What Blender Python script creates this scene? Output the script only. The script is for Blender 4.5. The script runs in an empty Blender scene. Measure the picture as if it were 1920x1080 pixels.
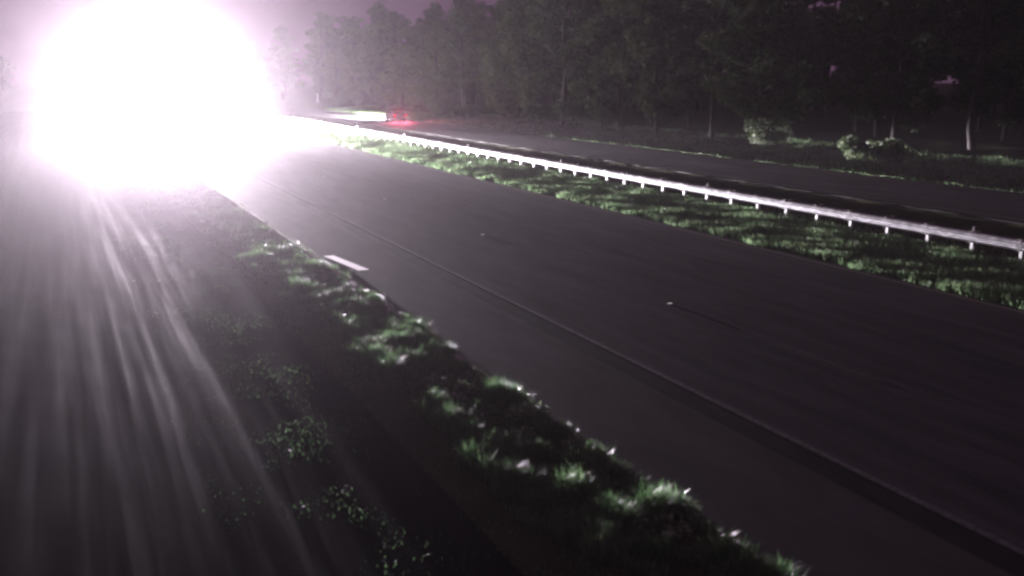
import bpy, bmesh, math, random
import numpy as np
from mathutils import Vector, Matrix
R = math.radians
sc = bpy.context.scene
C = sc.collection
random.seed(7); rng = np.random.default_rng(11)

# ------------------------------------------------------------------ camera
CAM_H = 5.6
cam_d = bpy.data.cameras.new('camera'); cam = bpy.data.objects.new('camera', cam_d); C.objects.link(cam)
cam_d.sensor_width = 36.0; cam_d.lens = 36.0 * 2000.0 / 1920.0
cam_d.clip_start = 0.2; cam_d.clip_end = 4000
cam.location = (0, 0, CAM_H)
cam.rotation_euler = (R(90 - 11.172), 0, R(-22.801))
cam_d.dof.use_dof = True; cam_d.dof.focus_distance = 38.0; cam_d.dof.aperture_fstop = 0.9
sc.camera = cam

# ------------------------------------------------------------------ night sky, exposure
w = bpy.data.worlds.new('World'); sc.world = w; w.use_nodes = True
wn = w.node_tree.nodes; bg = wn['Background']
bg.inputs['Color'].default_value = (1.0, 0.50, 0.92, 1); bg.inputs['Strength'].default_value = 0.10
sc.view_settings.view_transform = 'Standard'; sc.view_settings.look = 'None'
sc.view_settings.gamma = 1; sc.view_settings.use_curve_mapping = False
sc.view_settings.exposure = 0.0
sc.cycles.filter_width = 2.8
sc.cycles.use_denoising = True
sc.cycles.volume_bounces = 0
sc.cycles.max_bounces = 5; sc.cycles.diffuse_bounces = 2; sc.cycles.glossy_bounces = 2
sc.cycles.sample_clamp_indirect = 4.0

HEAD_W = 6000000.0      # one oncoming headlight beam
HAZE = 0.00016; HAZE_G = 0.90      # forward-scattering haze, added to stand in for lens glare
FLOOR_HAZE = 0.000090; FLOOR_HAZE_G = 0.1        # even haze, added to lift the darks to a violet floor
SPILL = 0.02
GLARE_W = 1850000.0  # added spots that make the glare
LAMP_COL = (1.0, 0.885, 0.99)

# ------------------------------------------------------------------ helpers
def mat(name, col, rough=0.6, metal=0.0, spec=0.5, emis=None, estr=0.0, coat=0.0):
    m = bpy.data.materials.new(name); m.use_nodes = True
    b = m.node_tree.nodes['Principled BSDF']
    b.inputs['Base Color'].default_value = (*col, 1)
    b.inputs['Roughness'].default_value = rough; b.inputs['Metallic'].default_value = metal
    b.inputs['Specular IOR Level'].default_value = spec
    if coat: b.inputs['Coat Weight'].default_value = coat
    if emis:
        b.inputs['Emission Color'].default_value = (*emis, 1); b.inputs['Emission Strength'].default_value = estr
    return m

def noise_mat(name, c1, c2, scale=(1, 1, 1), nscale=3.0, r1=0.5, r2=0.8, bump=0.2, bscale=30.0, metal=0.0, c3=None, spec=0.5, bdist=0.02):
    """two-tone procedural with roughness patches and fine relief, object coordinates"""
    m = bpy.data.materials.new(name); m.use_nodes = True
    nt = m.node_tree; N = nt.nodes; L = nt.links; b = N['Principled BSDF']
    tc = N.new('ShaderNodeTexCoord'); mp = N.new('ShaderNodeMapping'); mp.inputs['Scale'].default_value = scale
    L.new(tc.outputs['Object'], mp.inputs['Vector'])
    n1 = N.new('ShaderNodeTexNoise'); n1.inputs['Scale'].default_value = nscale; n1.inputs['Detail'].default_value = 8
    n1.inputs['Roughness'].default_value = 0.65
    L.new(mp.outputs[0], n1.inputs['Vector'])
    cr = N.new('ShaderNodeValToRGB'); cr.color_ramp.elements[0].position = 0.32; cr.color_ramp.elements[1].position = 0.68
    cr.color_ramp.elements[0].color = (*c1, 1); cr.color_ramp.elements[1].color = (*c2, 1)
    if c3:
        e = cr.color_ramp.elements.new(0.5); e.color = (*c3, 1)
    L.new(n1.outputs['Fac'], cr.inputs[0]); L.new(cr.outputs[0], b.inputs['Base Color'])
    n2 = N.new('ShaderNodeTexNoise'); n2.inputs['Scale'].default_value = nscale * 1.7; n2.inputs['Detail'].default_value = 6
    L.new(mp.outputs[0], n2.inputs['Vector'])
    mr = N.new('ShaderNodeMapRange'); mr.inputs[1].default_value = 0.35; mr.inputs[2].default_value = 0.65
    mr.inputs[3].default_value = r1; mr.inputs[4].default_value = r2
    L.new(n2.outputs['Fac'], mr.inputs[0]); L.new(mr.outputs[0], b.inputs['Roughness'])
    n3 = N.new('ShaderNodeTexNoise'); n3.inputs['Scale'].default_value = bscale; n3.inputs['Detail'].default_value = 4
    L.new(tc.outputs['Object'], n3.inputs['Vector'])
    bp = N.new('ShaderNodeBump'); bp.inputs['Strength'].default_value = bump; bp.inputs['Distance'].default_value = bdist
    L.new(n3.outputs['Fac'], bp.inputs['Height']); L.new(bp.outputs[0], b.inputs['Normal'])
    b.inputs['Metallic'].default_value = metal; b.inputs['Specular IOR Level'].default_value = spec
    return m

def leaf_mat(name, c1, c2, rough=0.45, trans=0.35, nscale=0.6):
    m = bpy.data.materials.new(name); m.use_nodes = True
    nt = m.node_tree; N = nt.nodes; L = nt.links; b = N['Principled BSDF']; out = N['Material Output']
    gi = N.new('ShaderNodeNewGeometry'); n1 = N.new('ShaderNodeTexNoise'); n1.inputs['Scale'].default_value = nscale
    n1.inputs['Detail'].default_value = 5
    L.new(gi.outputs['Position'], n1.inputs['Vector'])
    ad = N.new('ShaderNodeMath'); ad.operation = 'ADD'
    ml = N.new('ShaderNodeMath'); ml.operation = 'MULTIPLY_ADD'; ml.inputs[1].default_value = 0.5; ml.inputs[2].default_value = -0.25
    L.new(gi.outputs['Random Per Island'], ml.inputs[0])
    L.new(n1.outputs['Fac'], ad.inputs[0]); L.new(ml.outputs[0], ad.inputs[1])
    cr = N.new('ShaderNodeValToRGB'); cr.color_ramp.elements[0].position = 0.3; cr.color_ramp.elements[1].position = 0.75
    cr.color_ramp.elements[0].color = (*c1, 1); cr.color_ramp.elements[1].color = (*c2, 1)
    L.new(ad.outputs[0], cr.inputs[0]); L.new(cr.outputs[0], b.inputs['Base Color'])
    b.inputs['Roughness'].default_value = rough
    t = N.new('ShaderNodeBsdfTranslucent'); L.new(cr.outputs[0], t.inputs['Color'])
    mx = N.new('ShaderNodeMixShader'); mx.inputs[0].default_value = trans
    L.new(b.outputs[0], mx.inputs[1]); L.new(t.outputs[0], mx.inputs[2]); L.new(mx.outputs[0], out.inputs['Surface'])
    return m

def link(name, me, parent=None, m=None, kind=None, loc=None):
    o = bpy.data.objects.new(name, me); C.objects.link(o)
    if m is not None and me is not None:
        for x in (m if isinstance(m, list) else [m]): me.materials.append(x)
    if parent is not None: o.parent = parent
    if kind: o['kind'] = kind
    if loc is not None: o.location = loc
    return o

def tag(o, label, cat, group=None, kind=None):
    o['label'] = label; o['category'] = cat
    if group: o['group'] = group
    if kind: o['kind'] = kind
    return o

def empty(name, loc=(0, 0, 0), rz=0.0):
    o = bpy.data.objects.new(name, None); C.objects.link(o); o.location = loc; o.rotation_euler = (0, 0, rz)
    o.empty_display_size = 0.3
    return o

def from_np(name, V, F, smooth=False):
    """V (n,3), F (m,k) arrays of one polygon size"""
    V = np.asarray(V, np.float32); F = np.asarray(F, np.int32)
    me = bpy.data.meshes.new(name); me.vertices.add(len(V)); me.vertices.foreach_set('co', V.ravel())
    k = F.shape[1]; me.loops.add(F.size); me.loops.foreach_set('vertex_index', F.ravel())
    me.polygons.add(len(F)); me.polygons.foreach_set('loop_start', np.arange(0, F.size, k, dtype=np.int32))
    me.update(calc_edges=True); me.validate()
    if smooth: me.polygons.foreach_set('use_smooth', np.ones(len(F), bool))
    return me

def bm_mesh(name, bm, smooth=False, bevel=0.0, seg=2):
    if bevel > 0:
        bmesh.ops.bevel(bm, geom=[e for e in bm.edges if len(e.link_faces) == 2 and e.calc_face_angle(0) > 0.5], offset=bevel, segments=seg, affect='EDGES', clamp_overlap=True)
    bmesh.ops.recalc_face_normals(bm, faces=bm.faces)
    me = bpy.data.meshes.new(name); bm.to_mesh(me); bm.free()
    if smooth:
        for p in me.polygons: p.use_smooth = True
    return me

def box(bm, c, s, rot=None):
    v = bmesh.ops.create_cube(bm, size=1.0)['verts']
    M = Matrix.Translation(c) @ (rot.to_4x4() if rot else Matrix.Identity(4)) @ Matrix.Diagonal((*s, 1))
    bmesh.ops.transform(bm, matrix=M, verts=v); return v

def cyl(bm, p0, p1, r0, r1=None, n=12):
    p0, p1 = Vector(p0), Vector(p1); d = p1 - p0; r1 = r0 if r1 is None else r1
    v = bmesh.ops.create_cone(bm, cap_ends=True, segments=n, radius1=r0, radius2=r1, depth=d.length)['verts']
    M = Matrix.Translation((p0 + p1) / 2) @ d.to_track_quat('Z', 'Y').to_matrix().to_4x4()
    bmesh.ops.transform(bm, matrix=M, verts=v); return v

def prism(bm, prof, y0, y1):
    """closed profile [(x,z)...] extruded from y0 to y1"""
    a = [bm.verts.new((x, y0, z)) for x, z in prof]; b = [bm.verts.new((x, y1, z)) for x, z in prof]
    n = len(prof); bm.faces.new(a); bm.faces.new(b[::-1])
    for i in range(n): bm.faces.new((a[i], b[i], b[(i + 1) % n], a[(i + 1) % n]))

def copy_tree(o, parent=None):
    c = o.copy(); C.objects.link(c)
    if parent is not None: c.parent = parent
    for ch in [x for x in o.children]: copy_tree(ch, c)
    return c

def sheet(name, x0, x1, y0, y1, z, m, nx=2, ny=2, parent=None, kind='structure', thick=0.0):
    bm = bmesh.new()
    if thick:
        box(bm, ((x0 + x1) / 2, (y0 + y1) / 2, z - thick / 2), (x1 - x0, y1 - y0, thick))
        me = bm_mesh(name, bm)
    else:
        a = [bm.verts.new((x, y, z)) for x, y in ((x0, y0), (x1, y0), (x1, y1), (x0, y1))]; bm.faces.new(a)
        me = bpy.data.meshes.new(name); bm.to_mesh(me); bm.free()
    return link(name, me, parent, m, kind)

# ------------------------------------------------------------------ materials
M_asphalt = noise_mat('wet_asphalt', (0.022, 0.022, 0.023), (0.066, 0.064, 0.067), (1, 0.10, 1), 1.6, 0.72, 0.86, 0.25, 70.0, spec=0.018, bdist=0.008)
M_shoulder = noise_mat('wet_shoulder_asphalt', (0.036, 0.036, 0.036), (0.065, 0.063, 0.064), (1, 0.25, 1), 1.3, 0.68, 0.86, 0.3, 60.0, spec=0.02, bdist=0.008)
M_seal = noise_mat('wet_tar', (0.010, 0.010, 0.010), (0.024, 0.023, 0.024), (1, 0.2, 1), 4.0, 0.85, 1.0, 0.3, 60.0, spec=0.006)
M_ground = noise_mat('damp_soil_and_turf', (0.020, 0.026, 0.013), (0.050, 0.050, 0.028), (1, 1, 1), 0.55, 0.7, 0.95, 0.9, 14.0, c3=(0.032, 0.040, 0.018), spec=0.015, bdist=0.06)
M_streak_ground = noise_mat('streaky_wet_ground', (0.003, 0.002, 0.003), (0.007, 0.005, 0.007), (2.4, 0.05, 1), 0.8, 0.68, 1.0, 0.25, 30.0, spec=0.006, bdist=0.006)
M_paint = noise_mat('worn_white_paint', (0.03, 0.03, 0.03), (0.13, 0.13, 0.13), (1, 1, 1), 9.0, 0.65, 0.85, 0.3, 80.0, spec=0.02)
M_paint2 = noise_mat('fresh_white_paint', (0.74, 0.74, 0.72), (0.84, 0.84, 0.82), (1, 1, 1), 6.0, 0.6, 0.75, 0.05, 80.0, spec=0.5)
M_galv = noise_mat('galvanized_steel', (0.34, 0.35, 0.36), (0.52, 0.53, 0.54), (1, 0.5, 1), 5.0, 0.30, 0.42, 0.15, 25.0, metal=0.97)
M_post = noise_mat('galvanized_post', (0.36, 0.37, 0.38), (0.50, 0.51, 0.51), (1, 1, 1), 8.0, 0.45, 0.65, 0.2, 30.0, metal=0.4)
M_block = noise_mat('weathered_timber', (0.10, 0.08, 0.06), (0.20, 0.17, 0.14), (4, 4, 0.6), 6.0, 0.7, 0.9, 0.5, 40.0)
M_conc = noise_mat('damp_concrete', (0.22, 0.22, 0.20), (0.42, 0.41, 0.38), (1, 1, 1), 5.0, 0.5, 0.8, 0.4, 50.0)
M_lens = bpy.data.materials.new('clear_lens_plastic'); M_lens.use_nodes = True
M_lens.node_tree.links.new(M_lens.node_tree.nodes.new('ShaderNodeBsdfTranslucent').outputs[0], M_lens.node_tree.nodes['Material Output'].inputs['Surface'])
M_lens.node_tree.nodes['Translucent BSDF'].inputs[0].default_value = (0.9, 0.9, 0.88, 1)
M_refl = mat('reflector_lens', (0.9, 0.9, 0.88), 0.15, 0.0, 1.0, coat=1.0)
M_grassv = leaf_mat('verge_grass', (0.070, 0.140, 0.060), (0.240, 0.350, 0.180), 0.38, 0.62, 1.2)
M_grassn = leaf_mat('roadside_grass', (0.045, 0.110, 0.040), (0.160, 0.270, 0.120), 0.34, 0.6, 2.0)
M_weed = leaf_mat('broad_wet_leaves', (0.07, 0.12, 0.06), (0.26, 0.34, 0.20), 0.2, 0.4, 3.0)
M_leafA = leaf_mat('oak_leaves', (0.040, 0.062, 0.022), (0.085, 0.120, 0.045), 0.8, 0.3, 0.35)
M_leafB = leaf_mat('pine_needles', (0.028, 0.050, 0.024), (0.065, 0.098, 0.044), 0.8, 0.2, 0.35)
M_leafC = leaf_mat('shrub_leaves', (0.025, 0.048, 0.016), (0.065, 0.100, 0.036), 0.75, 0.2, 1.2)
M_bark = noise_mat('bark', (0.016, 0.013, 0.011), (0.040, 0.033, 0.027), (3, 3, 0.7), 3.0, 0.8, 0.95, 1.0, 10.0, bdist=0.05)

# ------------------------------------------------------------------ ground
def gz(x, y):
    x = np.asarray(x, float); y = np.asarray(y, float)
    z = np.interp(x, [-600, -60, -14, -7, 0, 4.6, 5.4, 6.9, 7.3, 21.5, 21.9, 24, 26.5, 28.2, 32.4, 34.2, 34.6, 43.3, 43.7, 50, 60, 600],
                  [0.8, 0.8, 0.1, -0.06, -0.08, -0.05, 0.02, 0.03, -0.10, -0.10, 0.0, -0.02, 0.0, -0.75, -0.75, -0.02, -0.12, -0.12, 0.0, 0.3, 0.9, 1.6])
    off = ((x > 7.1) & (x < 21.7)) | ((x > 34.4) & (x < 43.5)) | ((x > -9) & (x < 5))
    n = 0.035 * np.sin(x * 1.7 + 0.6 * np.sin(y * 0.9)) * np.sin(y * 1.3 + x * 0.4) + 0.02 * np.sin(x * 4.1 + y * 3.3) + 0.1 * np.sin(y * 0.08 + x * 0.15) * (np.abs(x - 30) > 22)
    return z + np.where(off, 0, n)

xs = np.unique(np.concatenate([np.array([-600, -400, -250, -150, -100, -80]), np.arange(-60, -14, 3.0), np.arange(-14, 62, 0.45), np.array([4.6, 5.4, 6.9, 7.3, 21.5, 21.9, 34.2, 34.6, 43.3, 43.7]), np.arange(62, 100, 4.0), [120, 160, 220, 300, 450, 600]]))
ys = np.unique(np.concatenate([[-200, -100, -50, -20], np.arange(-10, 70, 0.7), np.arange(70, 160, 2.0), np.arange(160, 300, 8.0), [350, 420, 520, 650, 800, 1000]]))
X, Y = np.meshgrid(xs, ys); Z = gz(X, Y)
nx, ny = len(xs), len(ys); idx = np.arange(nx * ny).reshape(ny, nx)
F = np.stack([idx[:-1, :-1], idx[:-1, 1:], idx[1:, 1:], idx[1:, :-1]], -1).reshape(-1, 4)
link('ground', from_np('ground', np.stack([X, Y, Z], -1).reshape(-1, 3), F, True), None, M_ground, 'structure')

YA, YB = -60.0, 800.0
sb = sheet('highway', 10.2, 21.55, YA, YB, 0.0, M_asphalt, thick=0.09)
link_sh = sheet('road_shoulder', 7.16, 9.70, YA, YB, -0.004, M_shoulder, thick=0.09)
sheet('opposite_highway', 34.4, 43.4, YA, YB, 0.0, M_asphalt, thick=0.09)
# dark left ground, made up as wet and rutted to carry headlight streaks
tx = np.linspace(-8.6, 4.7, 64); ty = np.unique(np.concatenate([np.arange(-20, 60, 0.35), np.arange(60, 200, 3.0)]))
X, Y = np.meshgrid(tx, ty)
Z = 0.0 + 0.012 * np.sin(X * 1.3 + 0.1 * np.sin(Y * 0.2)) + 0.0012 * np.sin(X * 3.7 + Y * 0.6) * np.sin(Y * 1.9) - 0.015 * np.exp(-((X - 1.6 - 0.15 * np.sin(Y * .3)) / 0.28) ** 2) - 0.015 * np.exp(-((X - 3.3 - 0.15 * np.sin(Y * .3)) / 0.28) ** 2)
Z = np.where((X < -8.3) | (X > 4.5), -0.12, Z)
idx = np.arange(X.size).reshape(X.shape)
F = np.stack([idx[:-1, :-1], idx[:-1, 1:], idx[1:, 1:], idx[1:, :-1]], -1).reshape(-1, 4)
link('streak_ground', from_np('streak_ground', np.stack([X, Y, Z], -1).reshape(-1, 3), F, True), None, M_streak_ground, 'structure')

# sealed tar strip between shoulder and lane
bm = bmesh.new()
prof_y = []
yy = 6.0
top = -0.006; dep = -0.030
pts = []
while yy < 90:
    pts += [(yy, top), (yy + 0.13, top), (yy + 0.16, dep), (yy + 0.25, dep), (yy + 0.28, top)]; yy += 0.30
pts = [(YA, top), (YB, top)]
va = [bm.verts.new((9.705, a, b)) for a, b in pts]; vb = [bm.verts.new((10.195, a, b)) for a, b in pts]
for i in range(len(pts) - 1): bm.faces.new((va[i], vb[i], vb[i + 1], va[i + 1]))
me = bpy.data.meshes.new('tar_strip'); bm.to_mesh(me); bm.free()
link('tar_strip', me, sb, M_seal)

def stripe(name, x0, x1, y0, y1, parent, m, z=0.004): return sheet(name, x0, x1, y0, y1, z, m, parent=parent, kind=None)
stripe('edge_line', 10.235, 10.355, YA, 320, sb, M_paint)
stripe('edge_line', 21.20, 21.32, YA, 320, sb, mat('old_yellow_paint', (0.10, 0.085, 0.04), 0.6))
M_old = noise_mat('old_lane_paint', (0.024, 0.024, 0.024), (0.060, 0.060, 0.058), (1, 1, 1), 7.0, 0.72, 0.86, 0.3, 80.0, spec=0.018)
for X0 in (13.85, 17.45):
    k = 0
    y = 22.7 - 12.2 - (6.1 if X0 > 14 else 0) * 0
    while y < 175:
        stripe('lane_dash', X0 - 0.055, X0 + 0.055, y + 4.6, y + 7.6, sb, M_old); y += 12.2
for X0 in (38.9,):
    for i in range(14): stripe('lane_dash', X0 - 0.06, X0 + 0.06, 40 + i * 12.2, 43 + i * 12.2, bpy.data.objects['opposite_highway'], M_old)
stripe('edge_line', 42.6, 42.72, YA, 320, bpy.data.objects['opposite_highway'], M_paint)
stripe('edge_line', 35.2, 35.32, YA, 320, bpy.data.objects['opposite_highway'], bpy.data.materials['old_yellow_paint'])
# short white bar on the shoulder
# unidentified white strip, added as a plank tilted to catch the headlights
bm = bmesh.new(); box(bm, (0, 0, 0.0), (0.32, 4.2, 0.022))
pk = link('white_strip', bm_mesh('white_strip', bm, bevel=0.004, seg=1), None, M_paint2, loc=(7.64, 31.1, 0.125)); pk.rotation_euler = (R(-3.1), 0, R(0.6))
tag(pk, 'bright white narrow strip lying on the road shoulder right beside the grass strip', 'white_strip')

# raised reflective pavement markers on the lane line
bm = bmesh.new(); bmesh.ops.create_uvsphere(bm, u_segments=16, v_segments=8, radius=1.0); bmesh.ops.transform(bm, matrix=Matrix.Diagonal((0.055, 0.055, 0.010, 1)), verts=bm.verts)
rpm_me = bm_mesh('marker_body', bm, smooth=True); rpm_me.materials.append(mat('marker_dome', (0.7, 0.7, 0.68), 0.4))
bm = bmesh.new(); box(bm, (0, 0.0, 0.011), (0.13, 0.012, 0.018))
rpl_me = bm_mesh('marker_lens', bm); rpl_me.materials.append(M_lens)
names = ['nearest', 'second nearest', 'third nearest', 'fourth nearest', 'fifth nearest', 'sixth nearest', 'seventh nearest', 'eighth nearest', 'ninth nearest']
for i in range(9):
    y = 22.7 + 12.6 * i if i else 22.7
    e = empty('pavement_marker', (13.85, [22.7, 35.7, 48.4][i] if i < 3 else 48.4 + 12.4 * (i - 2), 0.0))
    link('marker_body', rpm_me, e); link('marker_lens', rpl_me, e)
    lab = ('tiny white reflective marker on the dark lanes, ' + names[i] + ' to the camera') if i < 9 else ''
    tag(e, lab, 'road marker', 'raised reflective markers along the lane line')

# ------------------------------------------------------------------ kerb: low concrete edging pieces along the shoulder
kerb = link('kerb', None) if False else empty('kerb', (7.06, 0, 0)); kerb['kind'] = 'structure'
bm = bmesh.new(); box(bm, (0, 0, 0.02), (0.13, 1.965, 0.16)); km = bm_mesh('kerb_stone', bm, bevel=0.012); km.materials.append(M_conc)
for i in range(48):
    o = link('kerb_stone', km, kerb, loc=(random.uniform(-.008, .008), 6.5 + i * 2.0, random.uniform(-0.012, 0.006)))
    o.rotation_euler = (random.uniform(-.004, .004), random.uniform(-.02, .02), random.uniform(-.004, .004))

# ------------------------------------------------------------------ grass
def blades(P, h, wdt, lean=0.5, curve=0.5):
    """P (n,3) roots; curved tapered blades: 5 verts, 3 faces as tris -> quads/tri; returned as tris"""
    n = len(P); a = rng.uniform(0, 2 * np.pi, n); h = h * rng.uniform(0.55, 1.25, n); wd = wdt * rng.uniform(0.6, 1.3, n)
    d = np.stack([np.cos(a), np.sin(a), 0 * a], 1); s = np.stack([-np.sin(a), np.cos(a), 0 * a], 1)
    l = rng.uniform(0.05, lean, n); c = rng.uniform(0, curve, n)
    up = np.array([0, 0, 1.0])
    m1 = P + d * (h * l * 0.35)[:, None] + up * (h * 0.55)[:, None]
    tp = P + d * (h * (l + c))[:, None] + up * (h * (1 - 0.35 * c))[:, None]
    V = np.stack([P - s * wd[:, None] / 2, P + s * wd[:, None] / 2, m1 - s * wd[:, None] * .42, m1 + s * wd[:, None] * .42, tp], 1).reshape(-1, 3)
    b = (np.arange(n) * 5)[:, None]
    F = np.concatenate([b + [0, 1, 3], b + [0, 3, 2], b + [2, 3, 4]], 0)
    return V, F
def vnoise(x, y, s, seed=0):
    r = np.random.default_rng(seed); g = r.random((256, 256))
    u = np.mod(x / s, 255); v = np.mod(y / s, 255); i = u.astype(int); j = v.astype(int); fu = u - i; fv = v - j
    fu = fu * fu * (3 - 2 * fu); fv = fv * fv * (3 - 2 * fv); i2 = (i + 1) % 256; j2 = (j + 1) % 256
    return (g[i, j] * (1 - fu) + g[i2, j] * fu) * (1 - fv) + (g[i, j2] * (1 - fu) + g[i2, j2] * fu) * fv
def scatter(n, x0, x1, y0, y1, s=0.8, thr=0.35, power=1.0, seed=1, edge=None):
    x = rng.uniform(x0, x1, n); y = y0 + (y1 - y0) * rng.random(n) ** power
    v = 0.6 * vnoise(x + 50, y + 100, s, seed) + 0.4 * vnoise(x + 50, y + 100, s / 3, seed + 1)
    keep = v > thr + rng.uniform(-.12, .12, n)
    if edge is not None: keep &= edge(x, y)
    x, y = x[keep], y[keep]; return np.stack([x, y, gz(x, y) - 0.01], 1), v[keep]
def build_grass(name, parts_, m, label=None, cat=None, kind='stuff'):
    Vs, Fs, o = [], [], 0
    for V, F in parts_: Vs.append(V); Fs.append(F + o); o += len(V)
    ob = link(name, from_np(name, np.concatenate(Vs), np.concatenate(Fs)), None, m, kind)
    if label: ob['label'] = label; ob['category'] = cat
    return ob
# median verge in front of the guardrail
eg = lambda x, y: x > 21.5 + 0.35 * (vnoise(y + 30, y * 0 + 5, 1.3, 9) - 0.3)
P1, v1 = scatter(190000, 21.5, 26.9, 12, 60, 1.1, 0.27, 1.0, 21, eg)
P2, v2 = scatter(130000, 21.5, 26.9, 60, 150, 1.6, 0.27, 1.0, 21, eg)
build_grass('verge_grass', [blades(P1, 0.20 + 0.12 * v1, 0.022), blades(P2, 0.24 + 0.12 * v2, 0.04)], M_grassv,
            'bright green shaggy grass verge between the lanes and the guardrail', 'grass')
# darker median swale behind the rail
P3, v3 = scatter(45000, 27.6, 33.2, 10, 150, 1.6, 0.40, 1.0, 31)
build_grass('median_grass', [blades(P3, 0.12 + 0.1 * v3, 0.03)], M_grassv, 'dim grass in the hollow behind the guardrail', 'grass')
P3, v3 = scatter(100000, 43.45, 54, 20, 190, 2.2, 0.40, 1.0, 33)
build_grass('woodside_grass', [blades(P3, 0.16 + 0.22 * v3, 0.05)], M_grassv, 'rough unlit grass at the foot of the wood', 'grass')
# near roadside strip beside the camera
el = lambda x, y: (x > 5.15 + 0.9 * (vnoise(y + 7, y * 0 + 3, 1.1, 4) - 0.4)) & (x < 7.12 + 0.16 * (vnoise(y + 11, y * 0 + 8, .5, 6) - 0.3))
P4, v4 = scatter(150000, 4.6, 7.25, 7, 34, 0.55, 0.42, 1.0, 41, el)
P5, v5 = scatter(70000, 4.6, 7.25, 34, 110, 0.8, 0.40, 1.3, 41, el)
P6, v6 = scatter(60000, 1.0, 5.6, 6, 60, 1.1, 0.50, 1.0, 47)
build_grass('roadside_grass', [blades(P4, 0.05 + 0.42 * v4 ** 2, 0.012), blades(P5, 0.10 + 0.16 * v5, 0.02), blades(P6, 0.05 + 0.06 * v6, 0.012)], M_grassn,
            'ragged clumpy grass strip along the near pavement edge', 'grass')

# broad leaved weeds as countable clumps in the near strip
def weed_mesh(seed, n=90, r=0.30):
    g = np.random.default_rng(seed); V, F = [], []
    for i in range(n):
        a = g.uniform(0, 2 * np.pi); L = g.uniform(0.05, 0.13); wd = L * g.uniform(0.3, 0.5)
        rad = r * math.sqrt(g.random()) * 0.6; z0 = g.uniform(0.02, 0.22) * (1 - rad / r)
        p = np.array([rad * math.cos(a), rad * math.sin(a), z0]); el_ = g.uniform(-0.3, 0.9)
        d = np.array([math.cos(a) * math.cos(el_), math.sin(a) * math.cos(el_), math.sin(el_)]); s = np.array([-math.sin(a), math.cos(a), 0])
        up = np.cross(s, d); b = len(V)
        V += [p, p + d * L * .4 + s * wd / 2 - up * .01, p + d * L * .4 - s * wd / 2 - up * .01, p + d * L * .42 + up * .006, p + d * L * .78 + s * wd * .34 - np.array([0, 0, .01]), p + d * L * .78 - s * wd * .34 - np.array([0, 0, .01]), p + d * L - np.array([0, 0, .03 * g.random()])]
        F += [[b, b + 3, b + 1], [b, b + 2, b + 3], [b + 1, b + 3, b + 4], [b + 3, b + 5, b + 4], [b + 3, b + 2, b + 5], [b + 4, b + 5, b + 6]]
    me = from_np('weed_clump', np.array(V), np.array(F)); me.materials.append(M_weed); return me
weeds = [weed_mesh(s) for s in range(5)]
spots = [(6.6, 25.8), (6.0, 24.6), (7.0, 23.7), (6.9, 22.2), (6.35, 20.9), (6.05, 19.4), (6.8, 19.6), (5.9, 17.6), (6.3, 17.1), (5.85, 16.5), (6.75, 17.8), (6.6, 15.3), (6.95, 15.5), (6.3, 14.6), (6.85, 13.8),
         (6.5, 13.1), (6.95, 12.6), (6.2, 12.4), (6.7, 11.5), (6.95, 10.9), (6.5, 10.5), (6.2, 10.9), (6.9, 9.9), (5.6, 23.2), (5.4, 25.2), (5.9, 27.4), (6.6, 29.5), (5.3, 24.3), (6.8, 34.0), (6.7, 38.5)]
spots.sort(key=lambda q: q[1])
ordw = ['first', 'second', 'third', 'fourth', 'fifth', 'sixth', 'seventh', 'eighth', 'ninth', 'tenth', 'eleventh', 'twelfth', 'thirteenth', 'fourteenth', 'fifteenth', 'sixteenth', 'seventeenth', 'eighteenth', 'nineteenth', 'twentieth', 'twenty-first', 'twenty-second', 'twenty-third', 'twenty-fourth', 'twenty-fifth', 'twenty-sixth', 'twenty-seventh', 'twenty-eighth', 'twenty-ninth', 'thirtieth']
for i, (x, y) in enumerate(spots):
    o = link('weed_clump', weeds[i % 5], loc=(x, y, float(gz(x, y)))); s = random.uniform(0.7, 1.2)
    o.scale = (s, s, s * random.uniform(.8, 1.2)); o.rotation_euler = (0, 0, random.uniform(0, 6.28))
    tag(o, 'wet broad leaved weed clump in the near grass strip, ' + ordw[i] + ' from its bottom right end', 'weed', 'weed clumps in the near grass strip')

# ------------------------------------------------------------------ guardrail
GX = 26.5; SP = 1.905; Y0 = 57.6
gr = empty('guardrail', (GX, Y0, 0))
tag(gr, 'long galvanized double faced guardrail on short posts along the median', 'guardrail')
# W profile: (depth outward, z) outer face
wp = [(0.0, 0.800), (0.012, 0.798), (0.030, 0.780), (0.072, 0.750), (0.083, 0.728), (0.072, 0.700), (0.014, 0.668), (0.006, 0.645), (0.014, 0.622), (0.072, 0.590), (0.083, 0.562), (0.072, 0.540), (0.030, 0.510), (0.012, 0.492), (0.0, 0.490)]
def rail_mesh(sign):
    bm = bmesh.new(); n = len(wp); t = 0.004
    L = SP * 2 + 0.30; rows = []
    for off in (0, t):
        rows.append([[bm.verts.new((sign * (-(0.19 + d - off)), y, z)) for d, z in wp] for y in (0.0, L)])
    for a, b in rows:
        for i in range(n - 1): bm.faces.new((a[i], a[i + 1], b[i + 1], b[i]))
    for e in (0, 1):
        for i in range(n - 1): bm.faces.new((rows[0][e][i], rows[0][e][i + 1], rows[1][e][i + 1], rows[1][e][i]))
    for i in (0, n - 1): bm.faces.new((rows[0][0][i], rows[0][1][i], rows[1][1][i], rows[1][0][i]))
    # splice bolts
    for z in (0.765, 0.69, 0.60, 0.525):
        for y in (0.07, 0.22):
            box(bm, (sign * (-(0.235 if z in (0.765, 0.525) else 0.232)), y, z), (0.05, 0.03, 0.03))
    me = bm_mesh('rail_beam', bm); me.materials.append(M_galv)
    for p in me.polygons: p.use_smooth = False
    return me
rail_f, rail_r = rail_mesh(1), rail_mesh(-1)
bm = bmesh.new()
for dx in (-0.075, 0.075): box(bm, (dx, 0, 0.30), (0.008, 0.10, 0.90))
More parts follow.
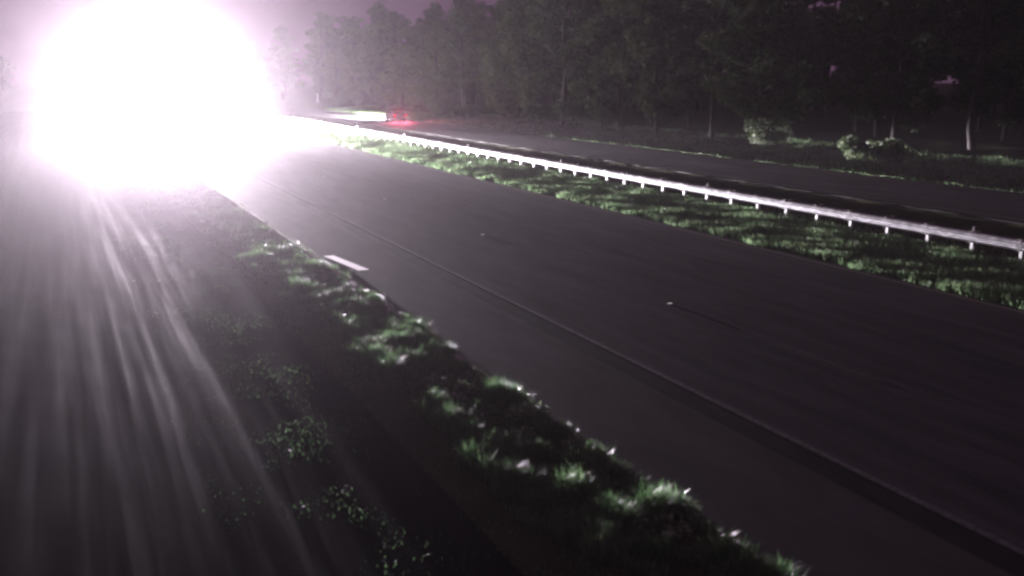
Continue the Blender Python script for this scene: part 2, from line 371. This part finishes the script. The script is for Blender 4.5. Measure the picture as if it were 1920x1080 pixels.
box(bm, (0, 0, 0.30), (0.142, 0.007, 0.90))
post_me = bm_mesh('post', bm); post_me.materials.append(M_post)
bm = bmesh.new(); box(bm, (0, 0, 0), (0.105, 0.15, 0.36)); blk = bm_mesh('blockout', bm, bevel=0.006, seg=1); blk.materials.append(M_block)
bm = bmesh.new(); box(bm, (0, 0, 0.06), (0.02, 0.085, 0.15)); box(bm, (0, 0.0, -0.03), (0.10, 0.05, 0.006))
rf_me = bm_mesh('delineator', bm, bevel=0.004, seg=1); rf_me.materials.append(mat('delineator_sheeting', (0.85, 0.85, 0.85), 0.3, coat=0.8))
for k in range(-90, 25):
    y = -k * SP
    p = link('post', post_me, gr, loc=(0, y, random.uniform(-.008, .008)))
    for s in (-1, 1): link('blockout', blk, p, loc=(s * 0.134, 0, 0.645))
    if (k - 9) % 8 == 0: link('delineator', rf_me, gr, loc=(-0.02, y, 0.83)).rotation_euler = (0, 0, R(90))
    if k % 2 == 0:
        o = link('rail_beam', rail_f, gr, loc=(0.002 * (k % 4 == 0), y - 0.15, random.uniform(-.004, .004)))
        o = link('rail_beam', rail_r, gr, loc=(-0.002 * (k % 4 == 0), y - 0.15, random.uniform(-.004, .004)))

# ------------------------------------------------------------------ mile marker
mm = empty('mile_marker', (47.0, 210, float(gz(47, 210))))
tag(mm, 'narrow white reflective mile marker panel standing beyond the far roadway', 'sign')
bm = bmesh.new(); box(bm, (0, 0.02, 1.2), (0.05, 0.03, 2.6)); link('post', bm_mesh('post', bm), mm, M_post)
bm = bmesh.new(); box(bm, (0, -0.01, 1.55), (0.42, 0.012, 1.75)); link('panel', bm_mesh('panel', bm, bevel=0.003, seg=1), mm, mat('sign_sheeting', (0.85, 0.85, 0.85), 0.35, emis=(1, .97, 1), estr=0.0))
mm.rotation_euler = (0, 0, R(-12))

# ------------------------------------------------------------------ trees
def tube(P, r, n=6):
    P = np.array(P, float); r = np.array(r, float); V = []
    for i in range(len(P)):
        d = P[min(i + 1, len(P) - 1)] - P[max(i - 1, 0)]; d /= np.linalg.norm(d) + 1e-9
        a = np.cross(d, [0.3, 1, 0.1]); a /= np.linalg.norm(a); b = np.cross(d, a)
        for k in range(n):
            t = 2 * np.pi * k / n; V.append(P[i] + r[i] * (np.cos(t) * a + np.sin(t) * b))
    F = [[i * n + k, i * n + (k + 1) % n, (i + 1) * n + (k + 1) % n, (i + 1) * n + k] for i in range(len(P) - 1) for k in range(n)]
    return V, F
def leaves(cent, rad, n, size, g, flat=0.75):
    """n leaf sprays scattered through blobs at cent (k,3) radius rad (k)"""
    k = g.integers(0, len(cent), n); u = g.normal(size=(n, 3)); u /= np.linalg.norm(u, axis=1)[:, None]
    rr = rad[k] * g.random(n) ** 0.45; P = cent[k] + u * rr[:, None] * np.array([1, 1, flat])
    a = g.normal(size=(n, 3)); a[:, 2] *= .6; a /= np.linalg.norm(a, axis=1)[:, None]
    b = np.cross(a, g.normal(size=(n, 3))); b /= np.linalg.norm(b, axis=1)[:, None]
    s = size * g.uniform(0.5, 1.4, n)[:, None]
    V = np.stack([P - a * s * .5, P + b * s * .28, P + a * s * .6, P - b * s * .28], 1).reshape(-1, 3)
    F = (np.arange(n) * 4)[:, None] + np.arange(4)
    return V, F
def tree_meshes(kind, seed, H, nleaf):
    g = np.random.default_rng(seed); V, F = [], []
    def add(vf):
        o = len(V); V.extend(vf[0]); F.extend([[i + o for i in f] for f in vf[1]])
    z = np.linspace(-0.4, H * (0.97 if kind == 'pine' else 0.8), 9); wob = np.cumsum(g.normal(0, 0.10, (9, 2)), 0)
    T = np.column_stack([wob, z]); r0 = H * 0.014 + 0.04
    add(tube(T, r0 * np.linspace(1.15, 0.18, 9)))
    cent, rad = [], []
    nb = 26 if kind == 'pine' else 20
    for i in range(nb):
        f = (0.30 + 0.68 * (i / nb)) if kind == 'pine' else (0.12 + 0.80 * i / nb)
        p = np.array([np.interp(f * H * .97, z, T[:, 0]), np.interp(f * H * .97, z, T[:, 1]), f * H * (0.97 if kind == 'pine' else .82)])
        a = i * 2.4 + g.uniform(-.5, .5)
        if kind == 'pine': Ln = H * (0.20 * (1 - f) ** .7 * 1.6 + 0.03) * g.uniform(.6, 1.2); rise = g.uniform(-0.05, 0.45)
        else: Ln = H * 0.29 * math.sin(math.pi * (0.22 + 0.70 * f)) * g.uniform(.6, 1.2); rise = g.uniform(0.15, 0.9)
        d = np.array([math.cos(a), math.sin(a), rise]); q1 = p + d * Ln * .5 + g.normal(0, .1, 3); q2 = p + d * Ln + g.normal(0, .15, 3) + [0, 0, .1]
        add(tube([p, q1, q2], [r0 * .35 * (1.1 - f), r0 * .22 * (1.1 - f), 0.012], 5))
        for q, s in ((q2, 1.0), (q1, 0.85), ((q1 + q2) / 2 + g.normal(0, .4, 3), 0.9)):
            cent.append(q); rad.append(H * (0.050 if kind == 'pine' else 0.075) * s * g.uniform(.6, 1.35))
    cent.append(T[-1] + [0, 0, .1]); rad.append(H * .05)
    tm = from_np('trunk', np.array(V), np.array(F), True); tm.materials.append(M_bark)
    lv, lf = leaves(np.array(cent), np.array(rad), nleaf, 0.34 if kind == 'pine' else 0.36, g)
    cm = from_np('crown', lv, lf); cm.materials.append(M_leafB if kind == 'pine' else M_leafA)
    return tm, cm
protos = [('pine', *tree_meshes('pine', 1, 15.5, 9000)), ('broad', *tree_meshes('broad', 2, 14.0, 13000)), ('pine', *tree_meshes('pine', 3, 17.0, 10000)),
          ('broad', *tree_meshes('broad', 4, 15.5, 14000)), ('broad', *tree_meshes('broad', 5, 12.0, 12000)), ('pine', *tree_meshes('pine', 6, 14.0, 9000))]
# understory skirt: low leafy growth is separate shrubs
def place_tree(i, x, y, s, label, group, rz=None):
    k, tm, cm = protos[i]
    e = empty('pine_tree' if k == 'pine' else 'broadleaf_tree', (x, y, float(gz(x, y)) - 0.05), random.uniform(0, 6.28) if rz is None else rz)
    e.scale = (s, s, s)
    link('trunk', tm, e); link('crown', cm, e)
    tag(e, label, 'tree', group); return e
ords = ['first', 'second', 'third', 'fourth', 'fifth', 'sixth', 'seventh', 'eighth', 'ninth', 'tenth', 'eleventh', 'twelfth', 'thirteenth', 'fourteenth', 'fifteenth', 'sixteenth', 'seventeenth', 'eighteenth', 'nineteenth', 'twentieth']
# front row, far (left in the picture) to near (right)
front = [(52, 215, 4, 1.0), (50.5, 196, 1, .95), (52, 180, 5, .95), (50.5, 165, 4, 1.02), (51.5, 151, 1, .95), (50.5, 137, 0, .97), (52, 126, 4, .95), (51, 116, 3, .93), (50.5, 106, 2, 1.0), (52, 96, 3, 1.05), (50.8, 87, 1, 1.05),
         (51.5, 78, 2, 1.0), (50.6, 70, 3, .95), (56.6, 62, 1, 1.1), (56.8, 55, 5, 1.15), (57.8, 48, 3, 1.0), (57.8, 41, 4, 1.25), (58, 34, 2, 1.0), (58, 27, 1, 1.1)]
for n, (x, y, i, s) in enumerate(front):
    kd = 'pine' if protos[i][0] == 'pine' else 'broadleaf tree'
    tone = 'pale in the glare' if n < 5 else ('grey and dim' if n < 10 else 'nearly black')
    place_tree(i, x, y, s, f'{kd} {tone}, {ords[n]} from the left in the wood front', 'trees along the front of the wood')
n = 0
for row, (x0, dy) in enumerate(((58, 11), (66, 12), (75, 14), (86, 15), (98, 16))):
    y = 14 + row * 4
    while y < 260 + row * 30:
        i = random.randrange(6)
        place_tree(i, x0 + random.uniform(-2, 2) + (5 if y < 66 else 0), y, random.uniform(.9, 1.15) + 0.07 * row, 'dark tree deeper in the wood, behind the front row', 'trees deeper in the wood')
        y += dy * random.uniform(.8, 1.2)
for x, y in ((54, 238), (50, 262), (56, 290), (51, 325), (46, 370), (-22, 330), (-30, 390), (-18, 430), (-40, 350)):
    place_tree(random.randrange(6), x, y, random.uniform(.9, 1.2) * (1.3 if y < 270 else 1), 'distant tree lost in the white glare beside the far road', 'distant trees in the glare')

# ------------------------------------------------------------------ shrubs
def shrub(x, y, rx, h, n, label, seed, size=0.16):
    g = np.random.default_rng(seed); e = empty('shrub', (x, y, float(gz(x, y))))
    V, F, cent = [], [], []
    for i in range(9):
        a = g.uniform(0, 6.28); q = np.array([math.cos(a) * rx * g.uniform(.1, .8), math.sin(a) * rx * .6 * g.uniform(.1, .8), h * g.uniform(.35, .8)])
        vv, ff = tube([[q[0] * .1, q[1] * .1, -0.05], q * [.6, .6, .5], q], [0.03, 0.018, 0.006], 5); o = len(V); V.extend(vv); F.extend([[k + o for k in f] for f in ff]); cent.append(q)
    link('stem', from_np('stem', np.array(V), np.array(F), True), e, M_bark)
    cent = np.array(cent); lv, lf = leaves(cent, np.full(len(cent), h * .34), n, size, g)
    lv[:, 2] = np.maximum(lv[:, 2], 0.0)
    link('foliage', from_np('foliage', lv, lf), e, M_leafC)
    tag(e, label, 'shrub', 'shrubs at the foot of the wood'); return e
shrub(44.8, 50.9, 2.9, 2.1, 7500, 'rounded green shrub catching light at the right foot of the wood', 3)
shrub(48.8, 66.5, 1.7, 2.6, 3600, 'dim green shrub left of the bright rounded one', 5)
shrub(48.8, 93.0, 1.6, 3.0, 3200, 'small dark shrub at the tree feet near the middle of the wood', 8)
k = 0
for y in (103, 112, 121, 131, 142, 154, 166, 178, 192, 206):
    k += 1
    shrub(random.uniform(49.2, 51.5), y + random.uniform(-2, 2), random.uniform(1.6, 2.8), random.uniform(1.8, 3.6), 3000,
          'dim undergrowth bush at the wood edge, ' + ords[10 - k] + ' of its row counting from the far left', 60 + k, 0.22)['group'] = 'undergrowth bushes between the trunks'

# ------------------------------------------------------------------ cars
M_tyre = mat('tyre_rubber', (0.02, 0.02, 0.02), 0.8); M_rim = mat('alloy', (0.5, 0.5, 0.5), 0.3, 0.9)
M_glass = mat('dark_car_glass', (0.01, 0.012, 0.014), 0.05, 0.0, 0.8); M_trim = mat('black_trim', (0.02, 0.02, 0.02), 0.5)
M_lampglass = mat('headlight_lens', (0.8, 0.8, 0.8), 0.1, emis=(1, .95, 1), estr=60.0)
M_tail = mat('tail_light_lens', (0.6, 0.02, 0.02), 0.2, emis=(1, .03, .05), estr=1.0)
def loft(bm, st):
    """st: list of rings (equal length) -> skin + caps"""
    rings = [[bm.verts.new(p) for p in r] for r in st]; n = len(rings[0])
    for a, b in zip(rings, rings[1:]):
        for i in range(n): bm.faces.new((a[i], a[(i + 1) % n], b[(i + 1) % n], b[i]))
    bm.faces.new(rings[0]); bm.faces.new(rings[-1][::-1])
def car(name, loc, rz, paint, label, beam_w, tail_w, tall=False, beam_a=30, pitch=88.3, flat=0.22, spill=True):
    """nose at local +Y; length 4.7, width 1.84"""
    e = empty(name, loc, rz); tag(e, label, 'car'); dh = 0.25 if tall else 0.0
    def ring(y, hw, zb, zt):
        m_ = zb + (zt - zb) * .55
        return [(-hw * .88, y, zb), (-hw, y, zb + .12), (-hw, y, m_), (-hw * .93, y, zt - .03), (-hw * .8, y, zt), (hw * .8, y, zt), (hw * .93, y, zt - .03), (hw, y, m_), (hw, y, zb + .12), (hw * .88, y, zb)]
    bm = bmesh.new()
    loft(bm, [ring(-2.35, .78, .38, .86 + dh), ring(-2.27, .87, .30, .98 + dh), ring(-1.6, .92, .24, 1.02 + dh), ring(-.2, .92, .22, .98 + dh), ring(.95, .92, .22, .95 + dh), ring(1.8, .90, .24, .86 + dh), ring(2.2, .84, .28, .74 + dh), ring(2.36, .70, .36, .64 + dh)])
    # arches: dark wells are carried by the wheels set proud of the body
    body = link('body', bm_mesh('body', bm, smooth=True), e, paint)
    def cr(y, hw, zb, hw2, zt): return [(-hw, y, zb), (-hw2, y + 0, zt), (hw2, y, zt), (hw, y, zb)]
    zt = 1.42 + dh * 1.6; zb = .95 + dh
    bm = bmesh.new()
    loft(bm, [[(-.80, -2.0, zb), (-.60, -1.45, zt - .04), (.60, -1.45, zt - .04), (.80, -2.0, zb)][:], [(-.84, -1.2, zb), (-.62, -1.0, zt), (.62, -1.0, zt), (.84, -1.2, zb)], [(-.84, .3, zb), (-.62, .05, zt), (.62, .05, zt), (.84, .3, zb)], [(-.82, 1.1, zb - .02), (-.60, .35, zt - .05), (.60, .35, zt - .05), (.82, 1.1, zb - .02)]])
    link('cabin', bm_mesh('cabin', bm, bevel=0.03), e, paint)
    def pane(nm, q, par=e):
        bm = bmesh.new(); q = [Vector(p) for p in q]; nrm = (q[1] - q[0]).cross(q[2] - q[0]).normalized()
        c = sum(q, Vector()) / 4
        f = [bm.verts.new(p) for p in q]; b = [bm.verts.new(p - nrm * .02) for p in q]
        bm.faces.new(f); bm.faces.new(b[::-1])
        for i in range(4): bm.faces.new((f[i], b[i], b[(i + 1) % 4], f[(i + 1) % 4]))
        return link(nm, bm_mesh(nm, bm), par, M_glass)
    pane('windscreen', [(-.74, 1.06, zb + .03), (.74, 1.06, zb + .03), (.56, .42, zt - .07), (-.56, .42, zt - .07)])
    pane('rear_window', [(.72, -1.99, zb + .06), (-.72, -1.99, zb + .06), (-.55, -1.53, zt - .09), (.55, -1.53, zt - .09)])
    for s in (-1, 1):
        for y0, y1, t0, t1 in ((-1.15, -.35, -1.0, -.38), (-.28, .62, -.30, .25)):
            q = [(s * .835, y0, zb + .04), (s * .835, y1, zb + .04), (s * .655, t1, zt - .08), (s * .655, t0, zt - .08)]
            pane('side_window', q if s > 0 else q[::-1])
        bm = bmesh.new(); box(bm, (s * .98, .62, zb + .08), (.16, .10, .12)); link('mirror', bm_mesh('mirror', bm, bevel=.02), e, paint)
        for y in (-1.42, 1.42):
            bm = bmesh.new(); cyl(bm, (s * .70, y, .34), (s * .935, y, .34), .34, n=24); t = link('wheel', bm_mesh('wheel', bm, bevel=.02), e, M_tyre)
            bm = bmesh.new(); cyl(bm, (s * .93, y, .34), (s * .945, y, .34), .22, n=16)
            for k in range(5): box(bm, (s * .948, y + .1 * math.cos(k * 1.257), .34 + .1 * math.sin(k * 1.257)), (.01, .04, .04))
            link('rim', bm_mesh('rim', bm), t, M_rim)
        bm = bmesh.new(); box(bm, (s * .66, 2.25, .60 + dh), (.30, .14, .13)); h = link('headlight', bm_mesh('headlight', bm, bevel=.03), e, M_lampglass)
        ld = bpy.data.lights.new('headlight_beam', 'SPOT'); ld.energy = beam_w; ld.color = LAMP_COL; ld.spot_size = R(beam_a); ld.spot_blend = 1.0; ld.shadow_soft_size = 0.10
        lo = bpy.data.objects.new('headlight_beam', ld); C.objects.link(lo); lo.parent = h; lo.location = (s * .66, 2.42, .62 + dh); lo.rotation_euler = (R(pitch), 0, 0); lo.scale = (1, flat, 1)
        if spill:
            ld = bpy.data.lights.new('glare_spot', 'SPOT'); ld.energy = GLARE_W; ld.color = LAMP_COL; ld.spot_size = R(30); ld.spot_blend = 1.0; ld.shadow_soft_size = 0.10  # added spot aimed at the camera so the haze glares
            lo = bpy.data.objects.new('glare_spot', ld); C.objects.link(lo); lo.parent = h; lo.location = (s * .66, 2.40, .66 + dh); lo.rotation_euler = (R(92.5), 0, R(-19.5))
        ld = bpy.data.lights.new('headlight_spill', 'SPOT'); ld.energy = beam_w * SPILL * (1 if spill else 0.02); ld.color = LAMP_COL; ld.spot_size = R(150); ld.spot_blend = 1.0; ld.shadow_soft_size = 0.10  # added wide weak spot for the glow round the headlight
        lo = bpy.data.objects.new('headlight_spill', ld); C.objects.link(lo); lo.parent = h; lo.location = (s * .66, 2.44, .62 + dh); lo.rotation_euler = (R(90), 0, 0)
        bm = bmesh.new(); box(bm, (s * .70, -2.31, .78 + dh), (.26, .10, .16)); t = link('tail_light', bm_mesh('tail_light', bm, bevel=.02), e, M_tail)
        if tail_w:
            ld = bpy.data.lights.new('tail_light_glow', 'SPOT'); ld.energy = tail_w; ld.color = (1, .12, .22); ld.spot_size = R(160); ld.spot_blend = 1.0; ld.shadow_soft_size = 0.10
            lo = bpy.data.objects.new('tail_light_glow', ld); C.objects.link(lo); lo.parent = t; lo.location = (s * .70, -2.45, .78 + dh); lo.rotation_euler = (R(-70), 0, 0)
    bm = bmesh.new(); box(bm, (0, 2.335, .40), (1.3, .08, .16)); link('front_bumper', bm_mesh('front_bumper', bm, bevel=.02), e, M_trim)
    bm = bmesh.new(); box(bm, (0, -2.35, .42), (1.4, .08, .18)); link('rear_bumper', bm_mesh('rear_bumper', bm, bevel=.02), e, M_trim)
    bm = bmesh.new(); box(bm, (0, 2.32, .62 + dh), (.8, .08, .12)); link('grille', bm_mesh('grille', bm, bevel=.01), e, M_trim)
    return e
on = car('oncoming_car', (12.0, 158, 0), R(180 + 15), mat('silver_paint', (0.35, 0.35, 0.37), 0.3, 0.6, coat=1.0), 'oncoming car hidden inside the blinding white headlight glare on the near roadway', HEAD_W, 0, True)
aw = car('departing_car', (40.6, 136, 0), 0.0, mat('dark_grey_paint', (0.03, 0.03, 0.032), 0.3, 0.2, coat=1.0), 'small car driving away on the far roadway with red tail lights glowing', 6500000, 3500, False, 50, 84.8, 0.2, False)

# ------------------------------------------------------------------ haze
bm = bmesh.new(); box(bm, (0, 400, 16), (1300, 1320, 34)); hz = link('haze', bm_mesh('haze', bm), None, None, 'stuff')
hm = bpy.data.materials.new('haze'); hm.use_nodes = True; nt = hm.node_tree; nt.nodes.remove(nt.nodes['Principled BSDF'])
pv = nt.nodes.new('ShaderNodeVolumePrincipled'); pv.inputs['Color'].default_value = (0.95, 0.92, 0.95, 1); pv.inputs['Density'].default_value = HAZE; pv.inputs['Anisotropy'].default_value = HAZE_G
pv2 = nt.nodes.new('ShaderNodeVolumePrincipled'); pv2.inputs['Color'].default_value = (0.95, 0.80, 0.95, 1); pv2.inputs['Density'].default_value = FLOOR_HAZE; pv2.inputs['Anisotropy'].default_value = FLOOR_HAZE_G
ad = nt.nodes.new('ShaderNodeAddShader'); nt.links.new(pv.outputs[0], ad.inputs[0]); nt.links.new(pv2.outputs[0], ad.inputs[1])
nt.links.new(ad.outputs[0], nt.nodes['Material Output'].inputs['Volume']); hz.data.materials.append(hm)
